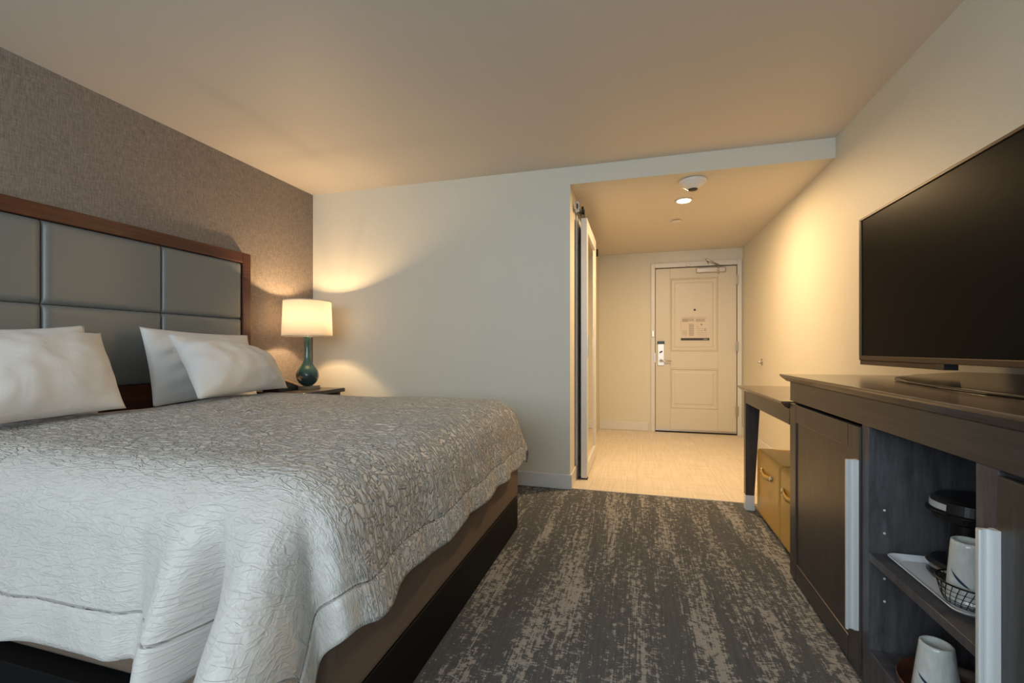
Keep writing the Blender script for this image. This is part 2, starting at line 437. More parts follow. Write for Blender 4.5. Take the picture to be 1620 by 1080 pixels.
# evacuation notice, fixed to the door
N_ = thing('notice', 'printed cream safety notice with a black lower band on the entry door', 'sign', (.681, Yf, 1.138))
obj('sheet', BX(.522, .840, Yf - .004, Yf, 1.165, 1.425), 'paper', N_)
obj('band', BX(.519, .843, Yf - .006, Yf, 1.138, 1.165), 'ink', N_)
tx = bmesh.new()
def row(x0, x1, z, h=.004): box(tx, x0, x1, Yf - .005, Yf - .0035, z, z + h)
row(.54, .82, 1.412, .003)
for i in range(6): row(.535, .60, 1.365 + i * .007, .0045)
for i in range(5): row(.60, .67, 1.372 + i * .007, .003); row(.69, .80 - .01 * (i % 2), 1.365 + i * .008, .004)
for i in range(14): row(.612, .668, 1.195 + i * .0105, .005)
for i in range(4): row(.535, .592, 1.20 + i * .018, .004)
for i in range(5): row(.70, .82, 1.19 + i * .022, .003)
row(.745, .765, 1.318, .02); row(.70, .72, 1.30, .004); row(.79, .80, 1.255, .02)
obj('print', tx, 'greyink', N_)
lg = bmesh.new()
for i in range(6): box(lg, .776 + i * .008, .781 + i * .008, Yf - .0075, Yf - .0058, 1.147, 1.147 + (.009 if i % 2 else .006))
obj('band_lettering', lg, 'label', N_)

# ------------------------------------------------------------------ sliding bathroom door
S = thing('door_2', 'white sliding barn door with mirrored panel along the hall left wall', 'door', (-.40, 3.93, 0)); S['kind'] = 'structure'
sx0, sx1, sy0, sy1 = -.428, -.380, 3.54, 4.345
st = .075
obj('leaf', BX((sx0, sx1, sy0, sy0 + st, .012, 2.065), (sx0, sx1, sy1 - st, sy1, .012, 2.065), (sx0, sx1, sy0 + st, sy1 - st, 1.965, 2.065), (sx0, sx1, sy0 + st, sy1 - st, .012, .115),
               (sx0, sx0 + .02, sy0 + st, sy1 - st, .115, 1.965)), 'trimw', S, bevel=.003)
obj('mirror_panel', BX(sx0 + .02, sx1 - .012, sy0 + st, sy1 - st, .115, 1.965), 'mirror', S)
for y in (sy0 + .03, sy1 - .03):
    obj('flush_pull', BX(sx1, sx1 + .006, y - .016, y + .016, .96, 1.14), 'nickel', S, bevel=.002)
rl = obj('rail', BX(-.448, -.438, 3.42, 5.2, 2.105, 2.145), 'iron', S)
for y in (sy0 + .10, sy1 - .1):
    bm = lathe([(.032, -.008), (.032, .008)], 0, 0, 0, 24); bmesh.ops.rotate(bm, verts=bm.verts, matrix=Matrix.Rotation(PI / 2, 3, 'Y'))
    bmesh.ops.translate(bm, verts=bm.verts, vec=(-.425, y, 2.155)); box(bm, -.415, -.409, y - .02, y + .02, 2.05, 2.16)
    obj('roller_hanger', bm, 'iron', S)
for y in (3.45, 4.0, 4.6, 5.15):
    bm = tube([(XH, y, 2.125), (-.437, y, 2.125)], .009); box(bm, -.462, -.428, y - .012, y + .012, 2.085, 2.165)
    obj('rail_stop', bm, 'chrome' if y < 3.5 else 'iron', S)
obj('floor_guide', BX(-.45, sx1 + .004, sy0 + .0, sy0 + .05, 0, .012), 'iron', S)

# ------------------------------------------------------------------ hall ceiling fittings
L = thing('recessed_light', 'glowing round recessed downlight in the hall ceiling', 'ceiling light', (.365, 3.86, ZH))
obj('trim_ring', lathe([(.052, 0), (.066, -.001), (.068, -.006), (.058, -.009), (.050, -.008), (.050, 0)], .365, 3.86, ZH, 40, cap=False), 'whitepl', L, smooth=True)
obj('lens', lathe([(.050, -.012), (.054, -.004), (.054, -.001)], .365, 3.86, ZH, 40), 'led', L)
light('hall_downlight', 'AREA', (.365, 3.86, ZH - .016), 44, (1, .67, .34), (0, 0, 0), shape='DISK', size=.11)
SD = thing('smoke_detector', 'round white smoke detector on the hall ceiling', 'smoke detector', (.385, 3.43, ZH))
obj('base', lathe([(.080, 0), (.095, -.004), (.095, -.018), (.088, -.024)], .385, 3.43, ZH, 40), 'whitepl', SD, smooth=True)
obj('sensor_head', lathe([(.086, -.020), (.080, -.036), (.055, -.050), (.040, -.060), (.038, -.064)], .385, 3.43, ZH, 40), 'whitepl', SD, smooth=True)
obj('grille', lathe([(.036, -.062), (.030, -.070), (.016, -.072)], .385, 3.43, ZH, 24), 'iron', SD)
SP = thing('sprinkler', 'small white concealed sprinkler cap on the hall ceiling', 'sprinkler', (.356, 4.46, ZH))
obj('cap', lathe([(.046, -.006), (.046, -.010), (.040, -.012)], .356, 4.46, ZH, 30), 'whitepl', SP)
obj('collar', lathe([(.030, 0), (.038, -.006)], .356, 4.46, ZH, 30), 'iron', SP)
# wall bumper for the entry door
DS = thing('door_bumper', 'small round metal door bumper on the cream hall wall', 'door stop', (XR, 4.99, .90))
def wallknob(pr):
    bm = lathe(pr, 0, 0, 0, 24); bmesh.ops.rotate(bm, verts=bm.verts, matrix=Matrix.Rotation(-PI / 2, 3, 'Y')); bmesh.ops.translate(bm, verts=bm.verts, vec=(XR, 4.99, .90)); return bm
obj('flange', wallknob([(.034, 0), (.033, .006), (.018, .010)]), 'nickel', DS, smooth=True)
obj('tip', wallknob([(.020, .008), (.011, .022), (.012, .034), (.008, .040)]), 'nickel', DS, smooth=True)

# ------------------------------------------------------------------ headboard
HB = thing('headboard', 'grey upholstered headboard in a red-brown wooden frame', 'headboard', (XL, 1.68, 0))
hy0, hy1, hf = .80, 2.56, .065
hz0, hz1 = .83, 1.705
xw, xf = XL + .004, -2.655
obj('frame', BX((xw, xf, hy0, hy0 + hf, 0, hz1), (xw, xf, hy1 - hf, hy1, 0, hz1), (xw, xf, hy0 + hf, hy1 - hf, hz1 - .072, hz1)), 'cherry', HB, bevel=.004)
plabel(obj('lower_panel', BX(xw, xf - .008, hy0 + hf, hy1 - hf, .12, hz0), 'cherry', HB), 'dark red-brown wooden panel below the upholstery')
obj('backing', BX(xw, xw + .02, hy0 + hf, hy1 - hf, hz0, hz1 - .072), 'blackbase', HB)
def cushion(y0, y1, z0, z1, x0, th):
    """a padded upholstery square whose edges roll back into the seams"""
    bm = bmesh.new(); n = 22; g = []
    for i in range(n + 1):
        a = i / n; a = .5 - .5 * math.cos(PI * a); row_ = []
        for j in range(n + 1):
            b = j / n; b = .5 - .5 * math.cos(PI * b)
            da = min(a, 1 - a) * (y1 - y0); db = min(b, 1 - b) * (z1 - z0)
            e = lambda d: 1 - max(0, 1 - d / .026) ** 2
            h = th * (e(da) * e(db)) ** .5 * (1 + .03 * math.sin(PI * a) * math.sin(PI * b))
            row_.append(bm.verts.new((x0 + h, y0 + a * (y1 - y0), z0 + b * (z1 - z0))))
        g.append(row_)
    for i in range(n):
        for j in range(n): bm.faces.new((g[i][j], g[i + 1][j], g[i + 1][j + 1], g[i][j + 1]))
    return bm
hs = [hy0 + hf, 1.405, 1.95, hy1 - hf]
for i in range(3):
    for (z0, z1) in ((hz0, 1.24), (1.24, hz1 - .072)):
        obj('upholstered_square', cushion(hs[i] + .001, hs[i + 1] - .001, z0 + .001, z1 - .001, xw + .032, .024), 'uphol', HB, smooth=True)

# ------------------------------------------------------------------ bed
BD = thing('bed', 'wide bed base and mattress under the white coverlet', 'bed', (-1.65, 1.63, 0))
bx0, bx1, by0, by1 = -2.645, -.665, .79, 2.49
obj('platform', BX(bx0, bx1, by0, by1, 0, .185), 'blackbase', BD, bevel=.004)
obj('box_spring', BX(bx0, bx1 + .01, by0 + .04, by1 - .01, .187, .44), 'skirt', BD, bevel=.03, seg=4)
obj('mattress', BX(bx0, bx1 - .02, by0 + .06, by1 - .02, .442, .705), 'sheet', BD, bevel=.05, seg=5)

# coverlet, draped over the mattress
ZT = .752
XHEAD = -2.36
def gauss(x, c, s): return math.exp(-((x - c) / s) ** 2)
def sstep(a, b, x):
    t = max(0, min(1, (x - a) / (b - a))); return t * t * (3 - 2 * t)
def drape(a, b):
    qx = min(a, XC); qy = min(max(b, Y0), Y1)
    vx, vy = a - qx, b - qy
    Lc = math.hypot(vx, vy)
    puff = .010 * noise.noise(Vector((a * 2.2, b * 2.2, 3))) + .004 * noise.noise(Vector((a * 7, b * 7, 8)))
    if Lc < 1e-6:
        return Vector((a, b, ZT + puff)), 0
    ux_, uy_ = vx / Lc, vy / Lc
    th = math.atan2(abs(uy_), ux_) if ux_ > 0 else PI / 2
    corner = math.sin(2 * th) if (vx > 0 and abs(vy) > 0) else 0
    near = vy < 0
    Le = Lc * (1 - (.12 if near else .27) * corner ** 1.5)
    # coordinate along the edge of the bed
    if vx <= 1e-9: p = (a - XC)                       # along the side
    else: p = (PI / 2 - th) * .25 + (0 if abs(vy) < 1e-9 and False else 0)
    if vx > 1e-9 and abs(vy) < 1e-9: p = PI / 2 * .25 + ((b - Y0) if True else 0)
    pf = p
    s = Le / R
    if s < PI / 2:
        hor, drop = R * math.sin(s), R * (1 - math.cos(s))
    else:
        ex = Le - R * PI / 2
        fl = .23 if vx > 1e-9 else .20
        hor = R + ex * math.sin(fl); drop = R + ex * math.cos(fl)
    g = sstep(.10, .50, Lc)
    seed = 0 if (near or abs(vy) < 1e-9) else 40
    if seed: pf = p + 5
    d = .007 * math.sin(pf * 17 + 1.3 * math.sin(pf * 5)) + .022 * noise.noise(Vector((pf * 6, Lc * 2.5, seed)))
    if near or abs(vy) < 1e-9:
        amp = 1.0
        sh = .10 * (Lc - .3)
        d += amp * (-.105 * gauss(p, -.085 + sh, .030) + .055 * gauss(p, -.165 + sh, .045) + .115 * gauss(p, .06 + sh, .085)
                    - .020 * gauss(p, .21 + sh, .03) + .020 * gauss(p, .28, .04) - .025 * gauss(p, -.29, .03))
    if vy > 0 and vx > 0: d += .02 * gauss(p, .2, .16)
    hor += d * g * 1.25
    rs = .016 * noise.noise(Vector((pf * 8, 2, seed))) * sstep(.3, .5, Lc)
    z = ZT - drop + rs + puff * (1 - sstep(0, .15, Lc))
    return Vector((qx + ux_ * hor, qy + uy_ * hor, z)), Lc
def make_coverlet():
    step = .0105
    A = np.arange(XHEAD, XC + FOOT + 1e-6, step); B = np.arange(Y0 - SIDE_N, Y1 + SIDE_F + 1e-6, step)
    bm = bmesh.new(); uvl = bm.loops.layers.uv.new('UVMap'); att = bm.verts.layers.float.new('emboss')
    g = []; uvd = {}
    hem = .095
    for a in A:
        r_ = []
        for b in B:
            # wrinkle the outer border a little so that the hem is not a ruled line
            fa = 1 + .035 * noise.noise(Vector((b * 5, 1, 2))) * sstep(XC, XC + FOOT, a)
            p, Lc = drape(XC + (a - XC) * fa if a > XC else a, b)
            e = 1.0
            eb = min(XC + FOOT - a, b - (Y0 - SIDE_N), (Y1 + SIDE_F) - b)
            if abs(eb - hem) < step * .9: p.z -= .004; p.x -= .004 if a > XC else 0; p.y += .004 * (1 if b < Y0 else -1 if b > Y1 else 0)
            if abs(a - (-1.69)) < step * .6: p.z -= .006
            if a < XHEAD + .10: p.z -= .035 * (1 - (a - XHEAD) / .10) ** 2
            # far side near the foot settles lower on the mattress edge
            side = sstep(-.10, .14, Y0 - b)
            v = bm.verts.new(p); v[att] = e * (1 - .92 * side); r_.append(v); uvd[v] = (a, b)
        g.append(r_)
    for i in range(len(A) - 1):
        for j in range(len(B) - 1):
            f = bm.faces.new((g[i][j], g[i + 1][j], g[i + 1][j + 1], g[i][j + 1]))
            for lp in f.loops: lp[uvl].uv = uvd[lp.vert]
    return bm
cv = obj('coverlet', make_coverlet(), 'duvet', None, smooth=True, origin=(-1.5, 1.6, 0))
md = cv.modifiers.new('solid', 'SOLIDIFY'); md.thickness = .012; md.offset = -1
tag(cv, 'white embossed coverlet with a stitched border draped over the bed', 'bedspread')

# ------------------------------------------------------------------ pillows
def pillow(name, TL, TR, BR, BL, th, label, seed, sag=.0):
    """TL..BL: corners of the case seen from the foot of the bed; th: loft"""
    TL, TR, BR, BL = map(Vector, (TL, TR, BR, BL))
    c = (TL + TR + BR + BL) / 4
    nrm = (TR - TL).cross(BL - TL).normalized()
    if nrm.x < 0: nrm = -nrm
    n = 44; bm = bmesh.new(); S_ = {}
    def pt(i, j, side):
        u, v = i / n, j / n
        cu, cv_ = 2 * u - 1, 2 * v - 1
        P = (TL * (1 - u) + TR * u) * (1 - v) + (BL * (1 - u) + BR * u) * v
        # edges bow inwards between the pointed corners
        du = (TR - TL).normalized(); dv = (BL - TL).normalized()
        P = P - du * (.012 * cu * (1 - cv_ ** 2)) - dv * (.012 * cv_ * (1 - cu ** 2))
        P = P + dv * (sag * (1 - v) * math.sin(PI * u))
        prof = ((1 - abs(cu) ** 2.6) * (1 - abs(cv_) ** 2.4)) ** .62
        w_ = .020 * noise.noise(Vector((u * 3.2 + seed, v * 2.8, seed))) + .010 * noise.noise(Vector((u * 8 + seed, v * 6, 4)))
        # drag lines running in from the corners
        dg = .006 * math.sin(26 * (v + .5 * u) + 3 * noise.noise(Vector((u * 3, v * 3, seed)))) * math.exp(-3.2 * math.hypot(u, v)) * 2
        return P + nrm * side * (th * (.62 if side > 0 else .38) * prof) + nrm * (w_ + dg) * min(1, prof * 2.2) * (1 if side > 0 else .5)
    top = [[bm.verts.new(pt(i, j, 1)) for j in range(n + 1)] for i in range(n + 1)]
    bot = [[top[i][j] if (i in (0, n) or j in (0, n)) else bm.verts.new(pt(i, j, -1)) for j in range(n + 1)] for i in range(n + 1)]
    for i in range(n):
        for j in range(n):
            bm.faces.new((top[i][j], top[i + 1][j], top[i + 1][j + 1], top[i][j + 1]))
            bm.faces.new((bot[i][j], bot[i][j + 1], bot[i + 1][j + 1], bot[i + 1][j]))
    o = obj(name, bm, 'pillow', None, smooth=True, origin=(BL + BR) / 2)
    return tag(o, label, 'pillow', 'white pillows against the headboard')
pillow('pillow', (-2.57, 1.76, 1.150), (-2.56, 2.44, 1.125), (-2.48, 2.44, .725), (-2.47, 1.76, .722), .15,
       'white pillow leaning on the headboard, behind the front pillow nearest the lamp', 1.3)
pillow('pillow', (-2.38, 1.765, 1.115), (-2.34, 2.40, 1.0), (-2.20, 2.41, .775), (-2.13, 1.735, .775), .19,
       'white pillow slumped in front on the lamp side of the bed', 5.1)
pillow('pillow', (-2.57, .83, 1.14), (-2.565, 1.51, 1.145), (-2.47, 1.51, .725), (-2.48, .84, .722), .15,
       'white pillow leaning on the headboard at the left, mostly hidden by the one before it', 9.7, .02)
pillow('pillow', (-2.38, .80, 1.085), (-2.38, 1.465, 1.105), (-2.12, 1.40, .775), (-2.07, .82, .765), .20,
       'plump white pillow in front at the left edge of the bed', 14.2, .02)

# ------------------------------------------------------------------ nightstand, lamp, phone
NS = thing('nightstand', 'dark wooden nightstand between the bed and the back wall', 'nightstand', (-2.48, 2.87, 0))
nx0, nx1, ny0, ny1, nzt = XL + .016, -2.24, 2.60, 3.06, .722
obj('top', BX(nx0, nx1, ny0, ny1, nzt - .03, nzt), 'esp_h', NS, bevel=.004)
obj('cabinet', BX((nx0 + .02, nx1 - .03, ny0 + .02, ny0 + .04, .10, nzt - .03), (nx0 + .02, nx1 - .03, ny1 - .04, ny1 - .02, .10, nzt - .03),
                  (nx0 + .02, nx0 + .03, ny0 + .04, ny1 - .04, .10, nzt - .03), (nx0 + .02, nx1 - .03, ny0 + .04, ny1 - .04, .10, .12)), 'esp_v', NS)
dr = obj('drawer', BX(nx0 + .04, nx1 - .012, ny0 + .044, ny1 - .044, .50, nzt - .04), 'esp_h', NS, bevel=.003)
obj('knob', lathe([(.012, 0), (.014, .01)], nx1 - .005, 2.83, .59, 12), 'nickel', dr)
for x in (nx0 + .03, nx1 - .06):
    for y in (ny0 + .03, ny1 - .06): obj('leg', BX(x, x + .03, y, y + .03, 0, .10), 'esp_v', NS)

lx, ly, lz = -2.45, 2.885, nzt
LP = thing('table_lamp', 'lit table lamp with teal ceramic gourd base and cream drum shade', 'lamp', (lx, ly, lz))
obj('plinth', BX(lx - .065, lx + .065, ly - .065, ly + .065, lz, lz + .026), 'acrylic', LP, bevel=.002)
prof = [(.030, .026), (.045, .030), (.072, .050), (.089, .080), (.094, .108), (.088, .134), (.070, .160), (.050, .182), (.037, .206), (.029, .240), (.025, .280), (.024, .320), (.026, .360), (.029, .400), (.029, .408)]
lb = obj('base', lathe([(a * .90, b) for a, b in prof], lx, ly, lz, 48), 'ceramic', LP, smooth=True)
sb = lb.modifiers.new('s', 'SUBSURF'); sb.levels = 1; sb.render_levels = 2
obj('neck_fitting', lathe([(.016, .408), (.016, .47), (.020, .475), (.020, .50)], lx, ly, lz, 20), 'nickel', LP)
sh = obj('lamp_shade', lathe([(.181, .405), (.171, .678)], lx, ly, lz, 64, cap=False), 'shade', LP, smooth=True)
so = sh.modifiers.new('s', 'SOLIDIFY'); so.thickness = .0025
obj('shade_trim', lathe([(.1725, .672), (.1725, .679), (.1695, .679), (.1695, .672), (.1725, .672)], lx, ly, lz, 64, cap=False), 'paper', LP)
hp = lathe([(.1825, .405), (.1825, .411), (.1795, .411), (.1795, .405), (.1825, .405)], lx, ly, lz, 64, cap=False)
obj('shade_trim', hp, 'paper', LP)
sp = tube([(lx - .171, ly, lz + .655), (lx + .171, ly, lz + .655)], .002); tube([(lx, ly - .171, lz + .655), (lx, ly + .171, lz + .655)], .002, sp)
obj('spider', sp, 'nickel', LP)
obj('bulb', lathe([(.010, .50), (.020, .515), (.030, .54), (.031, .555), (.022, .58), (.006, .59)], lx, ly, lz, 24), 'bulb', LP, smooth=True)
light('table_lamp_light', 'POINT', (lx, ly, lz + .560), 125, (1, .67, .35), shadow_soft_size=.034)

PH = thing('telephone', 'low black wedge-shaped bedside phone with a tan top, left of the lamp', 'phone', (-2.52, 2.70, nzt))
def wedge(x0, x1, ya, yb, za, zb, t):
    return prism([(x0, ya, nzt + za - t), (x0, yb, nzt + zb - t if zb > t else nzt), (x0, yb, nzt + zb), (x0, ya, nzt + za)], (x1 - x0, 0, 0))
obj('body', prism([(-2.61, 2.615, nzt), (-2.61, 2.80, nzt), (-2.61, 2.80, nzt + .030), (-2.61, 2.615, nzt + .090)], (.15, 0, 0)), 'blackpl', PH, bevel=.004)
plabel(obj('top_plate', prism([(-2.613, 2.620, nzt + .089), (-2.613, 2.797, nzt + .032), (-2.613, 2.797, nzt + .044), (-2.613, 2.620, nzt + .103)], (.156, 0, 0)), 'phone', PH, bevel=.003), 'tan top')

# ------------------------------------------------------------------ console (media cabinet)
CX, CY0, CY1, CZ = .670, .42, 2.295, .915
XB = XR - .006
C = thing('media_console', 'long dark espresso wood console with open shelf bay below the television', 'cabinet', (.93, 1.36, 0))
# moulded top: section in X-Z swept along Y with mitred ends
def moulded_top(x0, y0, y1, xb, zt, ov, th, drop=.012):
    bm = bmesh.new()
    sec = [(0, zt - th), (-ov * .35, zt - th + .004), (-ov * .95, zt - .010), (-ov, zt - .005), (-ov, zt)]  # offset, z
    rings = []
    for off, z in sec:
        rings.append([bm.verts.new(p) for p in ((xb, y0 + off, z), (x0 + off, y0 + off, z), (x0 + off, y1 - off, z), (xb, y1 - off, z))])
    for a, b in zip(rings, rings[1:]):
        for i in range(4): bm.faces.new((a[i], a[(i + 1) % 4], b[(i + 1) % 4], b[i]))
    bm.faces.new(rings[0][::-1]); bm.faces.new(rings[-1]); return bm
obj('top', moulded_top(CX, CY0, CY1, XB, CZ, .034, .034), 'esp_top', C, bevel=.0015)
obj('frieze_rail', BX((CX, CX + .022, CY0, CY1, .797, CZ - .034), (CX + .022, XB, CY1 - .022, CY1, .797, CZ - .034), (CX + .022, XB, CY0, CY0 + .022, .797, CZ - .034)), 'esp_h', C, bevel=.002)
P1a, P1b = 1.588, 1.630     # stile beside the far door
P2a, P2b = 1.086, 1.146     # stile beside the near door
obj('side_panel', BX(CX + .02, XB, CY1 - .022, CY1, 0, .797), 'esp_v', C)
obj('side_panel', BX(CX + .02, XB, CY0, CY0 + .022, 0, .797), 'esp_v', C)
obj('back_panel', BX(XB - .012, XB, CY0 + .022, CY1 - .022, .02, .797), 'charcoal', C)
obj('partition', BX(CX + .004, XB - .012, P1a, P1b, .0, .797), 'charcoal', C, bevel=.001)
obj('partition', BX(CX + .004, XB - .012, P2a, P2b, .0, .797), 'charcoal', C, bevel=.001)
obj('floor_board', BX((CX + .002, XB - .012, P2b, P1a, .0, .124)), 'charcoal', C, bevel=.002)
obj('shelf', BX(CX + .004, XB - .012, P2b, P1a, .392, .416), 'charcoal', C, bevel=.001)
pg = bmesh.new()
for z in (.547, .478, .342, .274):
    for x in (.7135,):
        t = lathe([(.0035, 0), (.003, .002)], 0, 0, 0, 12); bmesh.ops.rotate(t, verts=t.verts, matrix=Matrix.Rotation(PI / 2, 3, 'X'))
        bmesh.ops.translate(t, verts=t.verts, vec=(x, P1a, z)); plabel(obj('shelf_pin', t, 'whitepl', C), 'tiny white shelf pin cap')
def cab_door(y0, y1, hy0, hy1, hx):
    z0, z1 = .012, .786; s = .078
    d = obj('door', BX((CX - .002, CX + .018, y0, y0 + s, z0, z1), (CX - .002, CX + .018, y1 - s, y1, z0, z1), (CX - .002, CX + .018, y0 + s, y1 - s, z1 - s, z1), (CX - .002, CX + .018, y0 + s, y1 - s, z0, z0 + s)), 'esp_v', C, bevel=.003)
    obj('inset_panel', BX(CX + .003, CX + .012, y0 + s - .005, y1 - s + .005, z0 + s - .005, z1 - s + .005), 'esp_v', d)
    # tall extruded aluminium pull: flat flange that steps out into a rounded lip
    prof_ = [(.036, .005), (.0352, .0018), (.033, .0), (.0305, .0), (.0285, .0018), (.0272, .0052), (.0255, .0072), (.0185, .0078), (.016, .0055), (.013, .001), (.002, .0), (.002, .018), (.010, .018), (.014, .013), (.033, .013), (.0355, .010)]
    sec = [(CX - q * hx / .036, hy0 + t_) for q, t_ in prof_]
    h = obj('handle', prism([(x, y, .148) for x, y in sec], (0, 0, .534)), 'alu', d)
    plabel(h, 'tall brushed aluminium pull')
cab_door(P1b + .003, CY1 - .003, P1b + .006, P1b + .034, .036)
cab_door(CY0 + .003, P2a - .003, P2a - .016, P2a + .012, .036)

# ------------------------------------------------------------------ desk
DK = thing('desk', 'dark wooden desk with a tapered leg adjoining the console', 'desk', (.92, 2.72, 0))
DZ, dxf, dyf = .791, .668, 3.20
obj('top', moulded_top(dxf, 2.333, dyf, XB, DZ, .032, .032), 'esp_top', DK, bevel=.0015)
obj('apron', BX((dxf, dxf + .02, 2.298, dyf - .052, .685, DZ - .032), (dxf + .04, XB, dyf - .03, dyf - .01, .685, DZ - .032)), 'esp_h', DK, bevel=.002)
def tapered(x0, x1, y0, y1, xi, yi, z0, z1, zt):
    bm = bmesh.new()
    lo = [(x0, yi), (xi, yi), (xi, y1), (x0, y1)]; up = [(x0, y0), (x1, y0), (x1, y1), (x0, y1)]
    A = [bm.verts.new((x, y, z0)) for x, y in lo]; B = [bm.verts.new((x, y, zt)) for x, y in up]; Cc = [bm.verts.new((x, y, z1)) for x, y in up]
    for a, b in ((A, B), (B, Cc)):
        for i in range(4): bm.faces.new((a[i], a[(i + 1) % 4], b[(i + 1) % 4], b[i]))
    bm.faces.new(A[::-1]); bm.faces.new(Cc); return bm
def desk_leg(y1, m=1, xo=0):
    l_ = obj('leg', tapered(dxf + xo, dxf + xo + .085, y1 - .05, y1, dxf + xo + .052, y1 - .05, .095, DZ - .032, .685), 'esp_v', DK, bevel=.003)
    f_ = obj('foot_sleeve', BX(dxf + xo - .001, dxf + xo + .053, y1 - .052, y1 + .001, 0, .096), 'alu', l_, bevel=.002); plabel(f_, 'pale metal foot sleeve')
desk_leg(dyf)
obj('leg', BX(XB - .06, XB - .012, dyf - .055, dyf - .032, 0, .685), 'esp_v', DK)

# ------------------------------------------------------------------ ottomans
def ottoman(name, y0, y1, label):
    x0, x1, zt = .722, 1.165, .412
    o = thing(name, label, 'ottoman', ((x0 + x1) / 2, (y0 + y1) / 2, 0), 'mustard ottomans under the desk')
    obj('body', BX(x0, x1, y0, y1, .012, zt), 'mustard', o, bevel=.022, seg=5, smooth=False)
    pp = []
    for (a, b) in ((x0 + .02, y0 + .02), (x1 - .02, y0 + .02), (x1 - .02, y1 - .02), (x0 + .02, y1 - .02)): pp.append((a, b, zt - .004))
    obj('piping', tube([(x0 + .004, y0 + .03, zt - .028), (x0 + .004, y1 - .03, zt - .028)], .004), 'mustard', o, smooth=True)
    for x in (x0 + .04, x1 - .07):
        for y in (y0 + .04, y1 - .07): obj('foot', BX(x, x + .03, y, y + .03, 0, .013), 'blackbase', o)
    c = (y0 + y1) / 2; z = .298
    pts = [(x0 - .002, c + .095, z + .008), (x0 - .014, c + .07, z + .002), (x0 - .020, c, z - .004), (x0 - .014, c - .07, z + .002), (x0 - .002, c - .095, z + .008)]
    bm = bmesh.new(); prev = None
    for p in pts:
        q = [bm.verts.new((p[0] + dx, p[1], p[2] + dz)) for dx, dz in ((0, -.013), (0, .013), (.004, .013), (.004, -.013))]
        if prev:
            for i in range(4): bm.faces.new((prev[i], prev[(i + 1) % 4], q[(i + 1) % 4], q[i]))
        prev = q
    st_ = obj('strap_handle', bm, 'mustard', o, smooth=True)
    for s in (-1, 1):
        t = lathe([(.017, 0), (.017, .004), (.010, .009)], 0, 0, 0, 20); bmesh.ops.rotate(t, verts=t.verts, matrix=Matrix.Rotation(-PI / 2, 3, 'Y'))
        bmesh.ops.translate(t, verts=t.verts, vec=(x0 - .004, c + s * .095, z + .008))
        obj('metal_stud', t, 'chrome', st_, smooth=True)
ottoman('ottoman', 2.640, 3.11, 'mustard leather cube ottoman beside the desk leg, the farther one')
ottoman('ottoman', 2.31, 2.634, 'mustard leather cube ottoman partly behind the console, the nearer one')

# ------------------------------------------------------------------ television
TV = thing('television', 'large black flat television with thin bronze bezel on the console', 'television', (1.0, 1.5, CZ))
tx0, tx1, ty0, ty1, tz0, tz1 = .975, 1.012, .95, 2.38, .980, 1.617
obj('housing', BX(tx0 + .006, tx1, ty0, ty1, tz0, tz1), 'blackpl', TV, bevel=.004)
b_ = .010
obj('bezel', BX((tx0 - .003, tx0 + .012, ty0, ty1, tz1 - b_, tz1 + .001), (tx0 - .003, tx0 + .012, ty0, ty1, tz0, tz0 + .020), (tx0 - .003, tx0 + .012, ty1 - .018, ty1 + .001, tz0 + .020, tz1 - b_), (tx0 - .003, tx0 + .012, ty0, ty0 + .018, tz0 + .020, tz1 - b_)), 'bronze', TV, bevel=.002)
obj('screen', BX(tx0 + .001, tx0 + .007, ty0 + .018, ty1 - .018, tz0 + .020, tz1 - b_), 'tvblack', TV)
lip = obj('lower_strip', BX(tx0 + .001, tx1, 1.845, ty1, .960, tz0), 'bronze', TV, bevel=.002)
plabel(lip, 'bronze strip under the far half of the screen')
obj('end_cap', BX(tx0 - .001, tx1 + .001, 1.80, 1.845, .960, tz0), 'blackpl', lip)
obj('neck', prism([(.96, 1.33, CZ + .02), (1.06, 1.33, CZ + .02), (1.06, 1.42, CZ + .02), (.96, 1.42, CZ + .02)], (0, 0, .12)), 'blackpl', TV, bevel=.01)
bm = bmesh.new()
out = [(.905, 1.945), (.872, 1.80), (.850, 1.60), (.842, 1.40), (.850, 1.20), (.872, 1.02), (.93, .96), (1.10, .96), (1.13, 1.02), (1.13, 1.80), (1.10, 1.94), (.99, 1.985)]
def zt_(x): return CZ + .008 + .030 * max(0, (x - .86) / .27)
A = [bm.verts.new((x, y, CZ + .001)) for x, y in out]; Bv = [bm.verts.new((x, y, zt_(x))) for x, y in out]
bm.faces.new(A[::-1]); bm.faces.new(Bv)
for i in range(len(out)): bm.faces.new((A[i], A[(i + 1) % len(out)], Bv[(i + 1) % len(out)], Bv[i]))
bmesh.ops.triangulate(bm, faces=[f for f in bm.faces if len(f.verts) > 4])
obj('stand_base', bm, 'tvbase', TV, bevel=.003)

# ------------------------------------------------------------------ things in the open bay
def rounded_rect(x0, x1, y0, y1, r, n=6):
    pts = []
    for cx, cy, a0 in ((x1 - r, y1 - r, 0), (x0 + r, y1 - r, 90), (x0 + r, y0 + r, 180), (x1 - r, y0 + r, 270)):
        for k in range(n + 1):
            a = math.radians(a0 + 90 * k / n); pts.append((cx + r * math.cos(a), cy + r * math.sin(a)))
    return pts
zs = .416
bm = bmesh.new(); rings = []
for ins, z in ((.018, 0), (.004, .010), (0, .014), (.002, .015), (.008, .012), (.022, .004)):
    rings.append([bm.verts.new((x, y, zs + z + .0005)) for x, y in rounded_rect(.700 + ins, 1.06 - ins, 1.245 + ins, 1.565 - ins, .030)])
for a, b in zip(rings, rings[1:]):
    for i in range(len(a)): bm.faces.new((a[i], a[(i + 1) % len(a)], b[(i + 1) % len(a)], b[i]))
bm.faces.new(rings[0][::-1]); bm.faces.new(rings[-1])
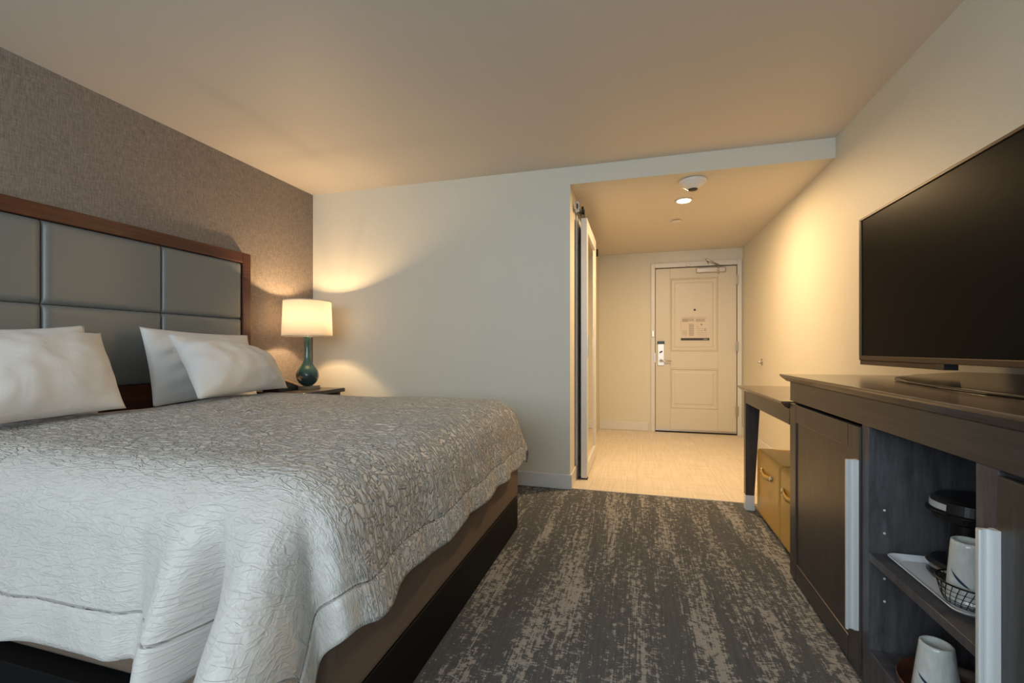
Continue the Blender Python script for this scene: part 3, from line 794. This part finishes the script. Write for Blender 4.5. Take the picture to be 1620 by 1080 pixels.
tag(obj('serving_tray', bm, 'tray', None, smooth=False, origin=(.87, 1.42, zs)), 'white rectangular serving tray on the console shelf', 'tray')
zt0 = zs + .005

CM = thing('coffee_maker', 'black single-cup coffee maker standing on the white tray', 'coffee maker', (.86, 1.455, zt0))
def stadium(xf, xb, yc, r, n=28):
    pts = [(xb, yc + r * .8), ]
    cx = xf + r
    for k in range(n + 1):
        a = math.radians(90 + 180 * k / n); pts.append((cx + r * math.cos(a), yc + r * math.sin(a)))
    pts.append((xb, yc - r * .8)); return pts
def loft(secs):
    bm = bmesh.new(); rs = [[bm.verts.new((x, y, z)) for x, y in pts] for pts, z in secs]
    for a, b in zip(rs, rs[1:]):
        for i in range(len(a)): bm.faces.new((a[i], a[(i + 1) % len(a)], b[(i + 1) % len(a)], b[i]))
    bm.faces.new(rs[0][::-1]); bm.faces.new(rs[-1]); return bm
yc = 1.455
obj('base', loft([(stadium(.764, 1.0, yc, .066), zt0), (stadium(.756, 1.0, yc, .072), zt0 + .012), (stadium(.758, 1.0, yc, .072), zt0 + .040), (stadium(.766, 1.0, yc, .065), zt0 + .047)]), 'blackpl', CM)
plabel(obj('drip_plate_trim', loft([(stadium(.7545, .83, yc, .0745), zt0 + .030), (stadium(.7545, .83, yc, .0745), zt0 + .038)]), 'chrome', CM), 'shiny rim around the base')
obj('column', loft([(stadium(.792, .998, yc, .036), zt0 + .03), (stadium(.800, .998, yc, .034), zt0 + .08), (stadium(.806, .998, yc, .036), zt0 + .165)]), 'blackpl', CM)
obj('brew_head', loft([(stadium(.785, 1.0, yc, .060), zt0 + .153), (stadium(.770, 1.0, yc, .072), zt0 + .160), (stadium(.766, 1.0, yc, .077), zt0 + .176)]), 'blackpl', CM)
ld = obj('lid', loft([(stadium(.755, 1.0, yc, .082), zt0 + .178), (stadium(.755, 1.0, yc, .082), zt0 + .182), (stadium(.765, 1.0, yc, .080), zt0 + .184), (stadium(.769, 1.0, yc, .078), zt0 + .209), (stadium(.777, .995, yc, .070), zt0 + .217)]), 'blackpl', CM)
# curved label on the front of the lid
bm = bmesh.new(); q = []
for k in range(9):
    a = math.radians(150 + 7 * k)
    cx, r = .765 + .080, .0815
    q.append([bm.verts.new((cx + rr * math.cos(a), yc + rr * math.sin(a), zt0 + z)) for rr, z in ((r, .188), (r - .0015, .204))])
for a, b in zip(q, q[1:]): bm.faces.new((a[0], b[0], b[1], a[1]))
lo = obj('label_strip', bm, 'label', ld); sl = lo.modifiers.new('s', 'SOLIDIFY'); sl.thickness = .0012
plabel(lo, 'pale grey label on the front of the lid')

def cup(name, cx, cy, z0, h, rb, rt, label, grp=None, a0=200, logo=True, mark=(.22, .36)):
    c = thing(name, label, 'cup', (cx, cy, z0), grp)
    obj('shell', lathe([(rb - .003, 0), (rb + .002, .002), (rb + .003, .008), (rb, .012), (rb, .018), (rb * .55 + rt * .45, h * .5), (rt, h - .010), (rt - .001, h - .002), (rt - .004, h), (rt - .008, h - .001), (rt - .009, h - .006)], cx, cy, z0, 40), 'cup', c, smooth=True)
    w_ = lathe([(rb + .0045, .004), (rb + .006, .016), (rb * .55 + rt * .45 + .003, h * .5), (rt + .002, h - .016)], cx, cy, z0, 28, cap=False)
    # leaf swoosh printed on the wall of the cup
    bm = bmesh.new(); q = []
    def R_(z): return rb + (rt - rb) * (z / h) + .0022
    for k in range(13):
        t_ = k / 12; a = math.radians(a0 + 55 * t_); zc = h * (mark[1] + (mark[0] - mark[1]) * (t_ ** .7)); wd = .0045 * math.sin(PI * min(1, t_ * 1.05)) ** .8 + .0004
        q.append([bm.verts.new((cx + R_(z) * math.cos(a), cy + R_(z) * math.sin(a), z0 + z)) for z in (zc - wd, zc + wd * .6)])
    for a, b in zip(q, q[1:]): bm.faces.new((a[0], b[0], b[1], a[1]))
    w_.free()
    obj('printed_swoosh', bm, 'navy', c)
    return c
WB = thing('wire_basket', 'round black wire basket holding a cup on the white tray', 'basket', (.782, 1.328, zt0))
bcx, bcy, br, bt = .770, 1.321, .047, .064
def ring_pts(r, z, n=40): return [(bcx + r * math.cos(2 * PI * k / n), bcy + r * math.sin(2 * PI * k / n), zt0 + z) for k in range(n)]
def rb_(z): return br + (bt - br) * (z / .052) ** .6
obj('rim', tube(ring_pts(bt, .052), .0022, closed=True), 'wire', WB, smooth=True)
mesh_ = bmesh.new()
for z in (.003, .014, .025, .037): tube(ring_pts(rb_(z), z), .0008, mesh_, 5, True)
for k in range(30):
    a = 2 * PI * k / 30
    tube([(bcx + rb_(z) * math.cos(a + z * 6), bcy + rb_(z) * math.sin(a + z * 6), zt0 + z) for z in (.002, .013, .026, .039, .052)], .0008, mesh_, 5)
for k in range(-3, 4): tube([(bcx + k * .012, bcy - math.sqrt(br ** 2 - (k * .012) ** 2), zt0 + .003), (bcx + k * .012, bcy + math.sqrt(br ** 2 - (k * .012) ** 2), zt0 + .003)], .0008, mesh_, 5)
obj('wire_mesh', mesh_, 'wire', WB)
cup('cup', bcx - .004, bcy + .002, zt0 + .005, .145, .042, .034, 'plastic-wrapped white cup upside down in the wire basket', 'wrapped cups in the console', 188, mark=(.30, .55))

RT = thing('round_tray', 'round brown leather tray on the bottom of the open bay', 'tray', (.79, 1.37, .124))
rc = (.787, 1.395)
obj('bottom', lathe([(.112, .001), (.114, .008)], rc[0], rc[1], .124, 48), 'browntray', RT)
obj('wall', lathe([(.113, .008), (.119, .040), (.122, .042), (.123, .038), (.116, .001), (.113, .001)], rc[0], rc[1], .124, 48, cap=False), 'browntray', RT, smooth=True)
cup('cup', .737, 1.390, .133, .146, .049, .035, 'plastic-wrapped white cup upside down in the round brown tray', 'wrapped cups in the console', 190, mark=(.32, .50))
